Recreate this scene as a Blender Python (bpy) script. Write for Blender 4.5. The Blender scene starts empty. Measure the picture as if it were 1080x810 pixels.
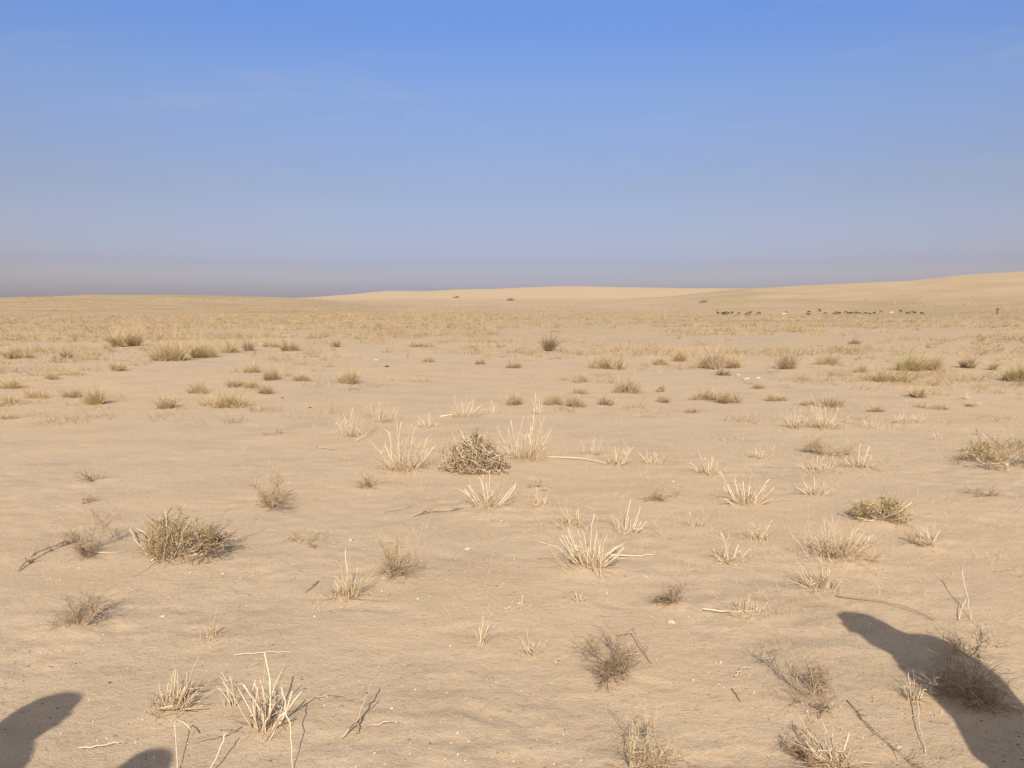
import bpy, math, random
import numpy as np
from mathutils import Vector, Matrix
R = math.radians
S = bpy.context.scene
COL = S.collection

# ------------------------------------------------------------------ camera
CAM_H, F_PX, PITCH = 1.6, 847.0, R(5.87)
cd = bpy.data.cameras.new('camera'); cam = bpy.data.objects.new('camera', cd); COL.objects.link(cam)
cam.location = (0, 0, CAM_H); cam.rotation_euler = (R(90) - PITCH, 0, 0)
cd.sensor_width = 36; cd.lens = 36 * F_PX / 1080; cd.clip_start = 0.05; cd.clip_end = 20000
S.camera = cam

# ------------------------------------------------------------------ sky, sun, exposure
SUN_EL = R(36)
w = bpy.data.worlds.new('World'); S.world = w; w.use_nodes = True
nt = w.node_tree; N = nt.nodes; L = nt.links
bg = N['Background']; bg.inputs['Strength'].default_value = 0.10
sky = N.new('ShaderNodeTexSky'); sky.sky_type = 'NISHITA'; sky.sun_disc = False
sky.sun_elevation = SUN_EL; sky.sun_rotation = R(180); sky.altitude = 300
sky.air_density = 1.0; sky.dust_density = 2.0; sky.ozone_density = 2.0
# dusty air: the blue deepens upward and greys toward the horizon; thin cirrus streaks
gen = N.new('ShaderNodeTexCoord'); sep = N.new('ShaderNodeSeparateXYZ'); L.new(gen.outputs['Generated'], sep.inputs[0])
zz = N.new('ShaderNodeMath'); zz.operation = 'DIVIDE'; L.new(sep.outputs['Z'], zz.inputs[0]); zz.inputs[1].default_value = .7
rp = N.new('ShaderNodeValToRGB'); L.new(zz.outputs[0], rp.inputs[0])
SKY_STOPS = [(0.0, (1.10, 1.0, 1.28)), (.022, (.87, .80, 1.07)), (0.0642857142857143, (0.655, 0.595, 0.825)), (.12, (.672, .590, .738)), (0.19142857142857145, (0.716, 0.614, 0.707)), (0.34285714285714286, (0.798, 0.78, 0.942)), (0.4571428571428572, (0.708, 0.825, 1.168)), (0.62, (1.0, 1.0, 1.1)), (0.9, (1.75, 1.5, 1.2))]
while len(rp.color_ramp.elements) < len(SKY_STOPS): rp.color_ramp.elements.new(.5)
for e, (p_, c_) in zip(rp.color_ramp.elements, SKY_STOPS): e.position = p_; e.color = (*c_, 1)
mul = N.new('ShaderNodeMix'); mul.data_type = 'RGBA'; mul.blend_type = 'MULTIPLY'; mul.inputs[0].default_value = 1; mul.clamp_result = False
L.new(sky.outputs[0], mul.inputs[6]); L.new(rp.outputs[0], mul.inputs[7])
ax = N.new('ShaderNodeMath'); ax.operation = 'ABSOLUTE'; L.new(sep.outputs['X'], ax.inputs[0])
mr = N.new('ShaderNodeMapRange'); L.new(ax.outputs[0], mr.inputs[0]); mr.inputs[1].default_value = .1; mr.inputs[2].default_value = .6
mz = N.new('ShaderNodeMapRange'); L.new(sep.outputs['Z'], mz.inputs[0]); mz.inputs[1].default_value = .3; mz.inputs[2].default_value = -.02
dm = N.new('ShaderNodeMath'); dm.operation = 'MULTIPLY'; L.new(mr.outputs[0], dm.inputs[0]); L.new(mz.outputs[0], dm.inputs[1])
dust = N.new('ShaderNodeMix'); dust.data_type = 'RGBA'; dust.blend_type = 'MULTIPLY'; dust.clamp_result = False
L.new(dm.outputs[0], dust.inputs[0]); L.new(mul.outputs[2], dust.inputs[6]); dust.inputs[7].default_value = (1.12, 1.03, .93, 1)
cm = N.new('ShaderNodeMapping'); cm.inputs['Scale'].default_value = (2.2, 2.2, 17); cm.inputs['Rotation'].default_value = (0, R(6), 0)
L.new(gen.outputs['Generated'], cm.inputs['Vector'])
cn_ = N.new('ShaderNodeTexNoise'); cn_.inputs['Scale'].default_value = 1.5; cn_.inputs['Detail'].default_value = 7; cn_.inputs['Roughness'].default_value = .62; cn_.inputs['Distortion'].default_value = .5
L.new(cm.outputs[0], cn_.inputs['Vector'])
cr = N.new('ShaderNodeMapRange'); L.new(cn_.outputs['Fac'], cr.inputs[0]); cr.inputs[1].default_value = .56; cr.inputs[2].default_value = .8; cr.inputs[4].default_value = .24
cz = N.new('ShaderNodeMapRange'); L.new(sep.outputs['Z'], cz.inputs[0]); cz.inputs[1].default_value = .05; cz.inputs[2].default_value = .14
cw = N.new('ShaderNodeMath'); cw.operation = 'MULTIPLY'; L.new(cr.outputs[0], cw.inputs[0]); L.new(cz.outputs[0], cw.inputs[1])
cir = N.new('ShaderNodeMix'); cir.data_type = 'RGBA'; L.new(cw.outputs[0], cir.inputs[0]); L.new(dust.outputs[2], cir.inputs[6]); cir.inputs[7].default_value = (3.6, 3.8, 4.4, 1)
L.new(cir.outputs[2], bg.inputs['Color'])
sl = bpy.data.lights.new('sun', 'SUN'); sl.energy = 4.0; sl.angle = R(0.53); sl.color = (1.0, 0.93, 0.82)
sun = bpy.data.objects.new('sun', sl); COL.objects.link(sun)
sun.rotation_euler = (R(90) - SUN_EL, 0, 0); sun.location = (0, -20, 20)
S.view_settings.view_transform = 'Standard'; S.view_settings.look = 'None'
S.view_settings.gamma = 1; S.view_settings.exposure = 0.45

# ------------------------------------------------------------------ numeric helpers
_prm = np.random.default_rng(11).permutation(4096)
_ang = np.random.default_rng(12).uniform(0, 2 * np.pi, 4096)
def perlin(x, y):
    x = np.asarray(x, float); y = np.asarray(y, float)
    xi = np.floor(x).astype(np.int64); yi = np.floor(y).astype(np.int64)
    xf = x - xi; yf = y - yi
    def g(ix, iy, dx, dy):
        a = _ang[_prm[(_prm[ix & 4095] + iy) & 4095]]
        return np.cos(a) * dx + np.sin(a) * dy
    u = xf * xf * xf * (xf * (xf * 6 - 15) + 10); v = yf * yf * yf * (yf * (yf * 6 - 15) + 10)
    a = g(xi, yi, xf, yf); b = g(xi + 1, yi, xf - 1, yf)
    c = g(xi, yi + 1, xf, yf - 1); d = g(xi + 1, yi + 1, xf - 1, yf - 1)
    return (a + u * (b - a) + v * (c + u * (d - c) - a - u * (b - a))) * 1.4
def sstep(a, b, x):
    t = np.clip((x - a) / (b - a), 0, 1); return t * t * (3 - 2 * t)

# ------------------------------------------------------------------ the land: one height field
def crest(rowtab, D, u):
    us, rows = zip(*rowtab)
    row = np.interp(u, us, rows)
    return CAM_H + D * np.tan(np.arctan((405 - row) / F_PX) - PITCH) / np.sqrt(1 + ((np.asarray(u) - 540) / 851) ** 2)
LEFT = [(-400, 316), (0, 314.2), (60, 312.6), (100, 311), (200, 311.6), (290, 313.2), (340, 316), (400, 323), (1600, 330)]
DUNE = [(-400, 318), (250, 317), (330, 313.5), (370, 310.5), (410, 306.8), (455, 307.2), (480, 305.4), (520, 305), (560, 303), (590, 302), (615, 302.2),
        (650, 303), (700, 303.8), (760, 304.5), (840, 305), (1000, 306), (1600, 308)]
RIGHT = [(-400, 330), (560, 322), (700, 313), (760, 306.5), (800, 304), (840, 302.4), (900, 299.3), (960, 297), (1000, 292.3), (1040, 289), (1080, 287),
         (1180, 284), (1400, 288), (1700, 296)]
def land(x, y):
    x = np.asarray(x, float); y = np.asarray(y, float)
    r = np.hypot(x, y); az = np.clip(np.arctan2(x, np.maximum(y, 1e-3 * r + 1e-9)), -1.0, 1.0)
    u = 540 + 851 * np.tan(az)
    base = -1.8 * np.minimum(r / 200, 1) ** 2
    z = base + (crest([(-400, 315), (1600, 315)], 620, u) + 1.5) * sstep(215, 620, r) * (1 - .5 * sstep(700, 1100, r))
    zl = -1.5 + (crest(LEFT, 330, u) + 1.5) * sstep(190, 330, r) * (1 - sstep(340, 620, r))
    zr = -1.5 + (crest(RIGHT, 500, u) + 1.5) * (sstep(170, 500, r) ** 1.25) * (1 - sstep(520, 1100, r))
    zd = -1.5 + (crest(DUNE, 950, u) + 1.5) * sstep(560, 950, r) * (1 - .9 * sstep(960, 1500, r))
    z = np.maximum(np.maximum(z, zl), np.maximum(zr, zd))
    # undulation, wind-blown swells, small lumps
    z = z + .03 * perlin(x / 7.3 + 3.1, y / 5.1) * sstep(3, 9, r) + .12 * perlin(x / 34, y / 26 + 7) * sstep(16, 60, r)
    z = z + (.35 * perlin(x / 70 + 5, y / 50) + .42 * perlin(x / 23, y / 19 + 3)) * sstep(220, 400, r) * (1 - .6 * sstep(800, 1000, r))
    near = 1 - sstep(30, 70, r)
    z = z + near * (.006 * perlin(x / 1.9, y / 1.4 + 4) + .003 * perlin(x / .62 + 9, y / .45))
    return z
MOUNDS = []      # (x, y, height, radius) little sand heaps the wind has banked round the plants
def land_full(x, y):
    z = land(x, y)
    x = np.asarray(x, float); y = np.asarray(y, float); r = np.hypot(x, y)
    m = r < 14
    if m.any():
        xs, ys = x[m], y[m]
        rough = .35 + .65 * sstep(-.2, .5, perlin(xs / 1.7 + 20, ys / 1.7))
        f = 1 - sstep(8, 14, r[m])
        d = f * rough * (.0085 * perlin(xs / .17, ys / .13 + 2) + .0035 * perlin(xs / .07 + 5, ys / .06))
        d -= f * .009 * sstep(.42, .75, perlin(xs / .33 + 40, ys / .28)) 
        z[m] += d
    for (mx, my, mh, mr) in MOUNDS:
        k = np.abs(x - mx) < 3 * mr; k &= np.abs(y - my) < 3 * mr
        if k.any():
            z[k] += mh * np.exp(-((x[k] - mx) ** 2 + (y[k] - my) ** 2) / (mr * mr))
    return z
_t = np.geomspace(1.2, 1600, 4000)
def at(u, v):
    """the point of the land seen at a pixel of the photograph, and its depth"""
    cx, cy = (u - 540) / F_PX, (405 - v) / F_PX
    d = np.array([cx, math.cos(PITCH) + cy * math.sin(PITCH), cy * math.cos(PITCH) - math.sin(PITCH)])
    h = CAM_H + d[2] * _t - land(d[0] * _t, d[1] * _t)
    i = int(np.argmax(h < 0)) if (h < 0).any() else len(_t) - 1
    i = max(i, 1); k = h[i - 1] / (h[i - 1] - h[i] + 1e-12)
    t = _t[i - 1] + k * (_t[i] - _t[i - 1])
    return np.array([d[0] * t, d[1] * t, CAM_H + d[2] * t]), t

# ------------------------------------------------------------------ materials
def mat(name, build, rough=.9, spec=.2):
    m = bpy.data.materials.new(name); m.use_nodes = True
    t = m.node_tree; b = t.nodes['Principled BSDF']
    b.inputs['Roughness'].default_value = rough
    b.inputs['Specular IOR Level'].default_value = spec
    build(t, t.nodes, t.links, b); return m
def nd(t, typ, **kw):
    n = t.nodes.new(typ)
    for k, v in kw.items():
        if k in n.inputs: n.inputs[k].default_value = v
        else: setattr(n, k, v)
    return n
def ramp(t, fac, stops):
    n = t.nodes.new('ShaderNodeValToRGB'); e = n.color_ramp.elements
    while len(e) < len(stops): e.new(.5)
    for el, (p, c) in zip(e, stops):
        el.position = p; el.color = (*c, 1) if len(c) == 3 else c
    t.links.new(fac, n.inputs[0]); return n.outputs[0]
def strand_mat(name, c0, c1, rough=.85, c2=None):
    """stems and blades: each strand has a tone of its own, with fine mottling along it"""
    def b(t, Nn, Ll, p):
        a = nd(t, 'ShaderNodeAttribute', attribute_name='tone')
        geo = nd(t, 'ShaderNodeTexCoord')
        nz = nd(t, 'ShaderNodeTexNoise', Scale=55.0, Detail=2.0); Ll.new(geo.outputs['Object'], nz.inputs['Vector'])
        ad = nd(t, 'ShaderNodeMath', operation='MULTIPLY_ADD'); Ll.new(nz.outputs['Fac'], ad.inputs[0]); ad.inputs[1].default_value = .5
        Ll.new(a.outputs['Fac'], ad.inputs[2])
        sb = nd(t, 'ShaderNodeMath', operation='SUBTRACT'); Ll.new(ad.outputs[0], sb.inputs[0]); sb.inputs[1].default_value = .25
        st = [(0, c0), (1, c1)] if c2 is None else [(0, c0), (.55, c1), (1, c2)]
        Ll.new(ramp(t, sb.outputs[0], st), p.inputs['Base Color'])
    return mat(name, b, rough)
M = {}
M['stalk'] = strand_mat('bleached_stalk', (.42, .31, .19), (.68, .55, .385))
M['wisp'] = strand_mat('dry_wisp', (.36, .26, .15), (.62, .48, .31))
M['twig'] = strand_mat('grey_brown_twig', (.26, .185, .11), (.50, .37, .235))
M['darktwig'] = strand_mat('dark_twig', (.18, .127, .077), (.42, .305, .19))
M['olive'] = strand_mat('olive_foliage', (.22, .155, .07), (.43, .32, .16), c2=(.58, .45, .27))
M['mound'] = strand_mat('dry_grass_blade', (.40, .29, .145), (.59, .44, .25))
M['greymound'] = strand_mat('grey_scrub_twig', (.37, .27, .155), (.57, .43, .27))
M['yellow'] = strand_mat('yellow_green_blade', (.29, .23, .10), (.52, .41, .20))
M['plain_grass'] = strand_mat('plain_grass_blade', (.28, .20, .105), (.49, .36, .205))
M['tangle'] = strand_mat('tangled_stem', (.28, .20, .115), (.50, .375, .235), c2=(.72, .58, .40))

def ground_mat():
    def b(t, Nn, Ll, p):
        tc = nd(t, 'ShaderNodeTexCoord')
        def noise(scale, detail, sx=1., sy=1., rough=.5):
            mp = nd(t, 'ShaderNodeMapping'); mp.inputs['Scale'].default_value = (sx, sy, 1)
            Ll.new(tc.outputs['Object'], mp.inputs['Vector'])
            n = nd(t, 'ShaderNodeTexNoise', Scale=scale, Detail=detail, Roughness=rough); Ll.new(mp.outputs[0], n.inputs['Vector'])
            return n.outputs['Fac']
        def mix(fac, a, c, typ='MIX'):
            m = nd(t, 'ShaderNodeMix', data_type='RGBA', blend_type=typ)
            if isinstance(fac, float): m.inputs[0].default_value = fac
            else: Ll.new(fac, m.inputs[0])
            for s, v in ((6, a), (7, c)):
                if isinstance(v, tuple): m.inputs[s].default_value = (*v, 1)
                else: Ll.new(v, m.inputs[s])
            return m.outputs[2]
        big = ramp(t, noise(.16, 5, 1, 1.3, .6), [(.3, (.440, .338, .227)), (.5, (.470, .348, .224)), (.72, (.500, .351, .213))])
        med = ramp(t, noise(1.3, 6, .8, 1.4, .65), [(.30, (.88, .875, .87)), (.5, (1, 1, 1)), (.72, (1.06, 1.05, 1.03))])
        c = mix(1., big, med, 'MULTIPLY')
        fine = ramp(t, noise(38, 5, 1, 1, .7), [(.30, (.62, .60, .575)), (.42, (1, 1, 1)), (.60, (1, 1, 1)), (.74, (1.2, 1.19, 1.17))])
        c = mix(.7, c, fine, 'MULTIPLY')
        blot = ramp(t, noise(7, 7, 1, 1.2, .72), [(.27, (.78, .765, .74)), (.38, (1, 1, 1)), (.62, (1, 1, 1)), (.75, (1.08, 1.07, 1.06))])
        c = mix(.8, c, blot, 'MULTIPLY')
        grit = ramp(t, noise(170, 2, 1, 1, .5), [(.30, (.48, .43, .39)), (.38, (1, 1, 1)), (.66, (1, 1, 1)), (.74, (1.35, 1.32, 1.26))])
        c = mix(.6, c, grit, 'MULTIPLY')
        cov = nd(t, 'ShaderNodeAttribute', attribute_name='cover')
        cn = nd(t, 'ShaderNodeMath', operation='MULTIPLY')
        Ll.new(cov.outputs['Fac'], cn.inputs[0])
        Ll.new(ramp(t, noise(.09, 8, .45, 1.6, .72), [(.32, (.22, .22, .22)), (.62, (1, 1, 1))]), cn.inputs[1])
        c = mix(cn.outputs[0], c, (.315, .225, .115))
        sand = nd(t, 'ShaderNodeAttribute', attribute_name='dune')
        c = mix(sand.outputs['Fac'], c, (.465, .338, .212))
        Ll.new(c, p.inputs['Base Color'])
        bm = nd(t, 'ShaderNodeBump', Strength=.75, Distance=.012); Ll.new(noise(24, 6, 1, 1, .68), bm.inputs['Height'])
        b2 = nd(t, 'ShaderNodeBump', Strength=.7, Distance=.004); Ll.new(noise(120, 3), b2.inputs['Height']); Ll.new(bm.outputs[0], b2.inputs['Normal'])
        Ll.new(b2.outputs[0], p.inputs['Normal'])
    return mat('desert_sand', b, .95, .1)
M['sand'] = ground_mat()
def plain_mat(name, c0, c1, scale=20., rough=.85):
    def b(t, Nn, Ll, p):
        tc = nd(t, 'ShaderNodeTexCoord'); n = nd(t, 'ShaderNodeTexNoise', Scale=scale, Detail=4.0)
        Ll.new(tc.outputs['Object'], n.inputs['Vector'])
        Ll.new(ramp(t, n.outputs['Fac'], [(.3, c0), (.7, c1)]), p.inputs['Base Color'])
        bm = nd(t, 'ShaderNodeBump', Strength=.35, Distance=.01); Ll.new(n.outputs['Fac'], bm.inputs['Height']); Ll.new(bm.outputs[0], p.inputs['Normal'])
    return mat(name, b, rough)
M['pale_stone'] = plain_mat('pale_stone', (.38, .31, .23), (.54, .46, .36), 60)
M['grit'] = strand_mat('grit', (.12, .085, .055), (.62, .52, .40))
M['tan_stone'] = plain_mat('tan_stone', (.40, .31, .21), (.62, .51, .38), 25)
M['dark_stone'] = plain_mat('dark_stone', (.03, .024, .02), (.09, .07, .055), 40)
M['goat_black'] = plain_mat('dark_goat_hair', (.05, .035, .025), (.095, .065, .045), 9)  # dark hair lightened in its base colour to stand in for distance haze
M['goat_brown'] = plain_mat('brown_goat_hair', (.12, .075, .045), (.2, .13, .08), 9)
M['goat_white'] = plain_mat('pale_goat_wool', (.5, .42, .32), (.68, .59, .47), 9)
M['skin'] = plain_mat('skin', (.28, .16, .10), (.36, .21, .135), 14, .55)
M['robe'] = plain_mat('pale_robe_cloth', (.36, .33, .29), (.43, .40, .355), 6)
M['dark_robe'] = plain_mat('dark_robe_cloth', (.15, .105, .07), (.21, .15, .105), 6)
M['scarf'] = plain_mat('headscarf_cloth', (.38, .33, .28), (.48, .43, .37), 50)
M['sandal'] = plain_mat('leather', (.05, .03, .02), (.09, .055, .035), 30)
M['eye'] = plain_mat('eye', (.02, .015, .012), (.04, .03, .025), 10, .3)
M['lip'] = plain_mat('lip', (.2, .09, .07), (.25, .11, .09), 10, .5)

# ------------------------------------------------------------------ object helpers
def tag(o, label=None, cat=None, group=None, kind=None):
    if label: o['label'] = label
    if cat: o['category'] = cat
    if group: o['group'] = group
    if kind: o['kind'] = kind
    return o
def empty(name, loc, rz=0):
    o = bpy.data.objects.new(name, None); o.empty_display_size = .1; COL.objects.link(o)
    o.location = [float(c) for c in loc]; o.rotation_euler = (0, 0, rz); return o
def mesh_obj(name, V, F, m, parent=None, loc=None, smooth=True, tone=None):
    """V (n,3); F (q,k) faces of k corners, or list of such arrays"""
    V = np.asarray(V, np.float32); Fs = F if isinstance(F, list) else [F]
    me = bpy.data.meshes.new(name)
    me.vertices.add(len(V)); me.vertices.foreach_set('co', V.ravel())
    li = np.concatenate([np.asarray(f, np.int32).ravel() for f in Fs])
    tot = np.concatenate([np.full(len(f), np.asarray(f).shape[1], np.int32) for f in Fs])
    me.loops.add(len(li)); me.loops.foreach_set('vertex_index', li)
    me.polygons.add(len(tot)); me.polygons.foreach_set('loop_start', np.concatenate([[0], np.cumsum(tot)[:-1]]).astype(np.int32))
    me.polygons.foreach_set('loop_total', tot)
    me.polygons.foreach_set('use_smooth', np.full(len(tot), smooth))
    if tone is not None:
        a = me.attributes.new('tone', 'FLOAT', 'POINT'); a.data.foreach_set('value', np.asarray(tone, np.float32))
    me.update(calc_edges=True); me.validate()
    if m: me.materials.append(m)
    o = bpy.data.objects.new(name, me); COL.objects.link(o)
    if loc is not None: o.location = [float(c) for c in loc]
    if parent: o.parent = parent
    return o
def unit(a): return a / np.maximum(np.linalg.norm(a, axis=-1, keepdims=True), 1e-9)
def tube_arrays(P, Rad, tone, sides=3, cap=False):
    """P (n,k,3) centre lines, Rad (n,k) radii"""
    P = np.asarray(P, float); n, k, _ = P.shape
    T = np.empty_like(P); T[:, 1:-1] = P[:, 2:] - P[:, :-2]; T[:, 0] = P[:, 1] - P[:, 0]; T[:, -1] = P[:, -1] - P[:, -2]
    T = unit(T); ref = np.where(np.abs(T[:, :1, 0:1]) < .8, np.array([1., 0, 0]), np.array([0, 1., 0]))
    A = unit(np.cross(T, np.broadcast_to(ref, T.shape))); B = np.cross(T, A)
    th = np.arange(sides) * 2 * np.pi / sides
    V = P[:, :, None] + Rad[:, :, None, None] * (A[:, :, None] * np.cos(th)[None, None, :, None] + B[:, :, None] * np.sin(th)[None, None, :, None])
    idx = np.arange(n * k * sides).reshape(n, k, sides)
    a = idx[:, :-1]; b = np.roll(a, -1, 2); d = idx[:, 1:]; c = np.roll(d, -1, 2)
    F = [np.stack([a, b, c, d], -1).reshape(-1, 4)]
    if cap: F += [idx[:, -1].reshape(-1, sides), idx[:, 0, ::-1].reshape(-1, sides)]
    return V.reshape(-1, 3), F, np.repeat(np.asarray(tone, float), k * sides)
def tubes(name, P, Rad, tone, m, parent=None, sides=3, cap=False, loc=None):
    V, F, t = tube_arrays(P, Rad, tone, sides, cap)
    return mesh_obj(name, V, F, m, parent, loc, True, t)
def grow(rng, base, d, ln, k=5, bend=.25, wig=.04, droop=0.):
    n = len(base); t = np.linspace(0, 1, k)[None, :, None]
    c = rng.normal(size=(n, 1, 3)) * bend; c[:, :, 2] -= droop
    wg = np.cumsum(rng.normal(size=(n, k, 3)) * wig, 1); wg[:, 0] = 0
    ln = np.asarray(ln, float)[:, None, None]
    return base[:, None] + ln * (unit(d)[:, None] * t + c * t * t + wg * t)
def fan(rng, n, spread, lift=.25):
    """directions leaning outwards all round: spread 0 upright .. 1 flat"""
    a = rng.uniform(0, 2 * np.pi, n); s = np.sqrt(rng.uniform(0, 1, n)) * spread
    z = np.cos(s * np.pi / 2) + lift * .3
    return unit(np.stack([np.sin(s * np.pi / 2) * np.cos(a), np.sin(s * np.pi / 2) * np.sin(a), z], -1))
def sub(rng, P, n, tmin=.25, jit=.7, up=.2):
    """start points and directions of side shoots along the centre lines P"""
    i = rng.integers(0, len(P), n); t = rng.uniform(tmin, 1, n) * (P.shape[1] - 1.001); j = t.astype(int); f = (t - j)[:, None]
    a, b = P[i, j], P[i, j + 1]
    d = unit(b - a) + rng.normal(size=(n, 3)) * jit; d[:, 2] += up
    return a + f * (b - a), unit(d)
def taper(n, k, r0, r1, rng=None):
    t = np.linspace(0, 1, k)[None]; s = np.ones((n, 1)) if rng is None else rng.uniform(.7, 1.3, (n, 1))
    return s * (r0 + (r1 - r0) * t)
def clamp_ground(P, lo=-.01):
    P[..., 2] = np.maximum(P[..., 2], lo); return P

# ------------------------------------------------------------------ the plants
def spot(u, v, w, h):
    p, d = at(u, v); k = d / F_PX
    return p, w * k, h * k / math.cos(math.atan2(CAM_H - p[2], math.hypot(p[0], p[1]))), d
def note_mound(p, w, h=.03):
    if p[1] < 12: MOUNDS.append((p[0], p[1], h * .5, max(.12, w * .6)))
STALK_AT = []
QUEUE = []       # plants are set down once every little sand heap is known
def later(fn, *a): QUEUE.append((fn, a))
def root_at(name, p):
    z = float(land_full(np.array([p[0]]), np.array([p[1]]))[0])
    return empty(name, (p[0], p[1], z - .004))

def stalk_tuft(u, v, w, h, label, n=12, spread=.55, lean=(0, 0), thick=1., wisps=1., mt='stalk', seed=None, heap=.025):
    p, W, H, d = spot(u, v, w, h); note_mound(p, W, heap)
    n = int(n * 1.3 + 1); STALK_AT.append((p[0], p[1], W))
    def build():
        rng = np.random.default_rng(seed or int(u * 7 + v * 13))
        o = root_at('dry_stalk_tuft', p)
        tag(o, label, 'dry plant', 'bleached dry stalk tufts on the sand')
        a = rng.uniform(0, 2 * np.pi, n); q = np.sqrt(rng.uniform(0.02, 1, n))
        base = np.stack([np.cos(a) * q * W * .24, np.sin(a) * q * W * .2, np.full(n, -.012)], -1)
        s = q * spread * rng.uniform(.6, 1.15, n)
        dr = np.stack([np.sin(s) * np.cos(a) * 1.1 + lean[0], np.sin(s) * np.sin(a) + lean[1], np.cos(s)], -1)
        dr = unit(dr); ln = H * rng.uniform(.42, 1.1, n) * (1.08 - .38 * q)
        ln = np.minimum(ln, (.58 * W) / np.maximum(np.abs(dr[:, 0]), .2))
        ln = np.maximum(ln, .35 * H); P = clamp_ground(grow(rng, base, dr, ln, 6, .13, .022), -.012)
        for i in np.nonzero(rng.uniform(0, 1, n) < .35)[0]:      # broken or bent over part-way up
            j = rng.integers(2, 5); turn = np.array([rng.normal(0, .7), rng.normal(0, .5), rng.uniform(-.9, .1)])
            seg = np.linalg.norm(P[i, j] - P[i, j - 1]); dk = unit(unit(P[i, j] - P[i, j - 1]) + turn)
            P[i, j + 1:] = P[i, j] + dk * seg * np.arange(1, 6 - j)[:, None] * rng.uniform(.5, 1.)
        clamp_ground(P, -.012)
        rr = .0037 * thick * (1 + .04 * max(0, d - 4))
        for i in range(n):
            r0 = rr * rng.uniform(.55, 1.3)
            tubes('stalk', P[i:i + 1], taper(1, 6, r0 * 1.05, r0 * .62), [rng.uniform(.35, 1.0)], M[mt], o, 5, True)
        m = int(52 * wisps)
        if m:
            b = np.stack([rng.normal(0, W * .17, m), rng.normal(0, W * .15, m), np.full(m, -.006)], -1)
            P2 = clamp_ground(grow(rng, b, fan(rng, m, .95), H * rng.uniform(.18, .62, m), 4, .35, .06, .15), -.008)
            m2 = int(26 * wisps); b = np.stack([rng.normal(0, W * .22, m2), rng.normal(0, W * .2, m2), np.full(m2, -.006)], -1)
            P3 = clamp_ground(grow(rng, b, fan(rng, m2, .6), H * rng.uniform(.25, .9, m2) * np.exp(-(b[:, 0] / (W * .5)) ** 2), 4, .25, .05, .05), -.008)
            PP = np.concatenate([P2, P3]); RR = np.concatenate([taper(m, 4, .0015 * (1 + .06 * d), .0008, rng), taper(m2, 4, .0012 * (1 + .07 * d), .0006, rng)])
            tubes('dead_leaves', PP, RR, np.concatenate([rng.uniform(0, .8, m), rng.uniform(.5, 1.2, m2)]), M['wisp'], o)
    later(build)

def twig_shrub(u, v, w, h, label, lean=(0, 0), dens=1., mt='twig', spread=.85, cat='shrub', branches=6, seed=None, heap=.03, group='brown leafless shrubs on the sand', litter=True):
    p, W, H, d = spot(u, v, w, h); note_mound(p, W, heap)
    def build():
        rng = np.random.default_rng(seed or int(u * 5 + v * 11))
        o = root_at('twiggy_shrub', p); tag(o, label, cat, group)
        nb = branches; D = fan(rng, nb, spread); D[:, 0] *= max(.5, W / (2 * H) * 1.1); D[:, :2] += np.array(lean); D = unit(D)
        reach = 1 / np.maximum(np.abs(D[:, 0]) / (W * .5), np.abs(D[:, 2]) / H)
        base = np.stack([rng.normal(0, W * .05, nb), rng.normal(0, W * .05, nb), np.full(nb, -.02)], -1)
        P = clamp_ground(grow(rng, base, D, np.minimum(reach, 1.3 * H + .35 * W) * rng.uniform(.45, .8, nb), 6, .1, .04), -.004)
        sc = 1 + .03 * max(0, d - 4)
        for i in range(nb):
            tubes('branch', P[i:i + 1], taper(1, 6, .0029 * sc, .0011 * sc), [rng.uniform(.2, .9)], M[mt], o, 5, True)
        n1 = int(110 * dens); b1, d1 = sub(rng, P, n1, .12, .65, .12)
        P1 = clamp_ground(grow(rng, b1, d1, H * rng.uniform(.2, .55, n1), 5, .3, .06), .0)
        n2 = int(480 * dens); b2, d2 = sub(rng, P1, n2, .15, .8, .15)
        P2 = clamp_ground(grow(rng, b2, d2, H * rng.uniform(.1, .32, n2), 4, .35, .08), .0)
        V1, F1, t1 = tube_arrays(P1, taper(n1, 5, .0014 * sc, .0007 * sc, rng), rng.uniform(.1, .9, n1))
        V2, F2, t2 = tube_arrays(P2, taper(n2, 4, .0010 * sc, .0005 * sc, rng), rng.uniform(0, 1, n2))
        mesh_obj('twigs', np.concatenate([V1, V2]), [F1[0], F2[0] + len(V1)], M[mt], o, None, True, np.concatenate([t1, t2]))
    later(build)

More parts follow.
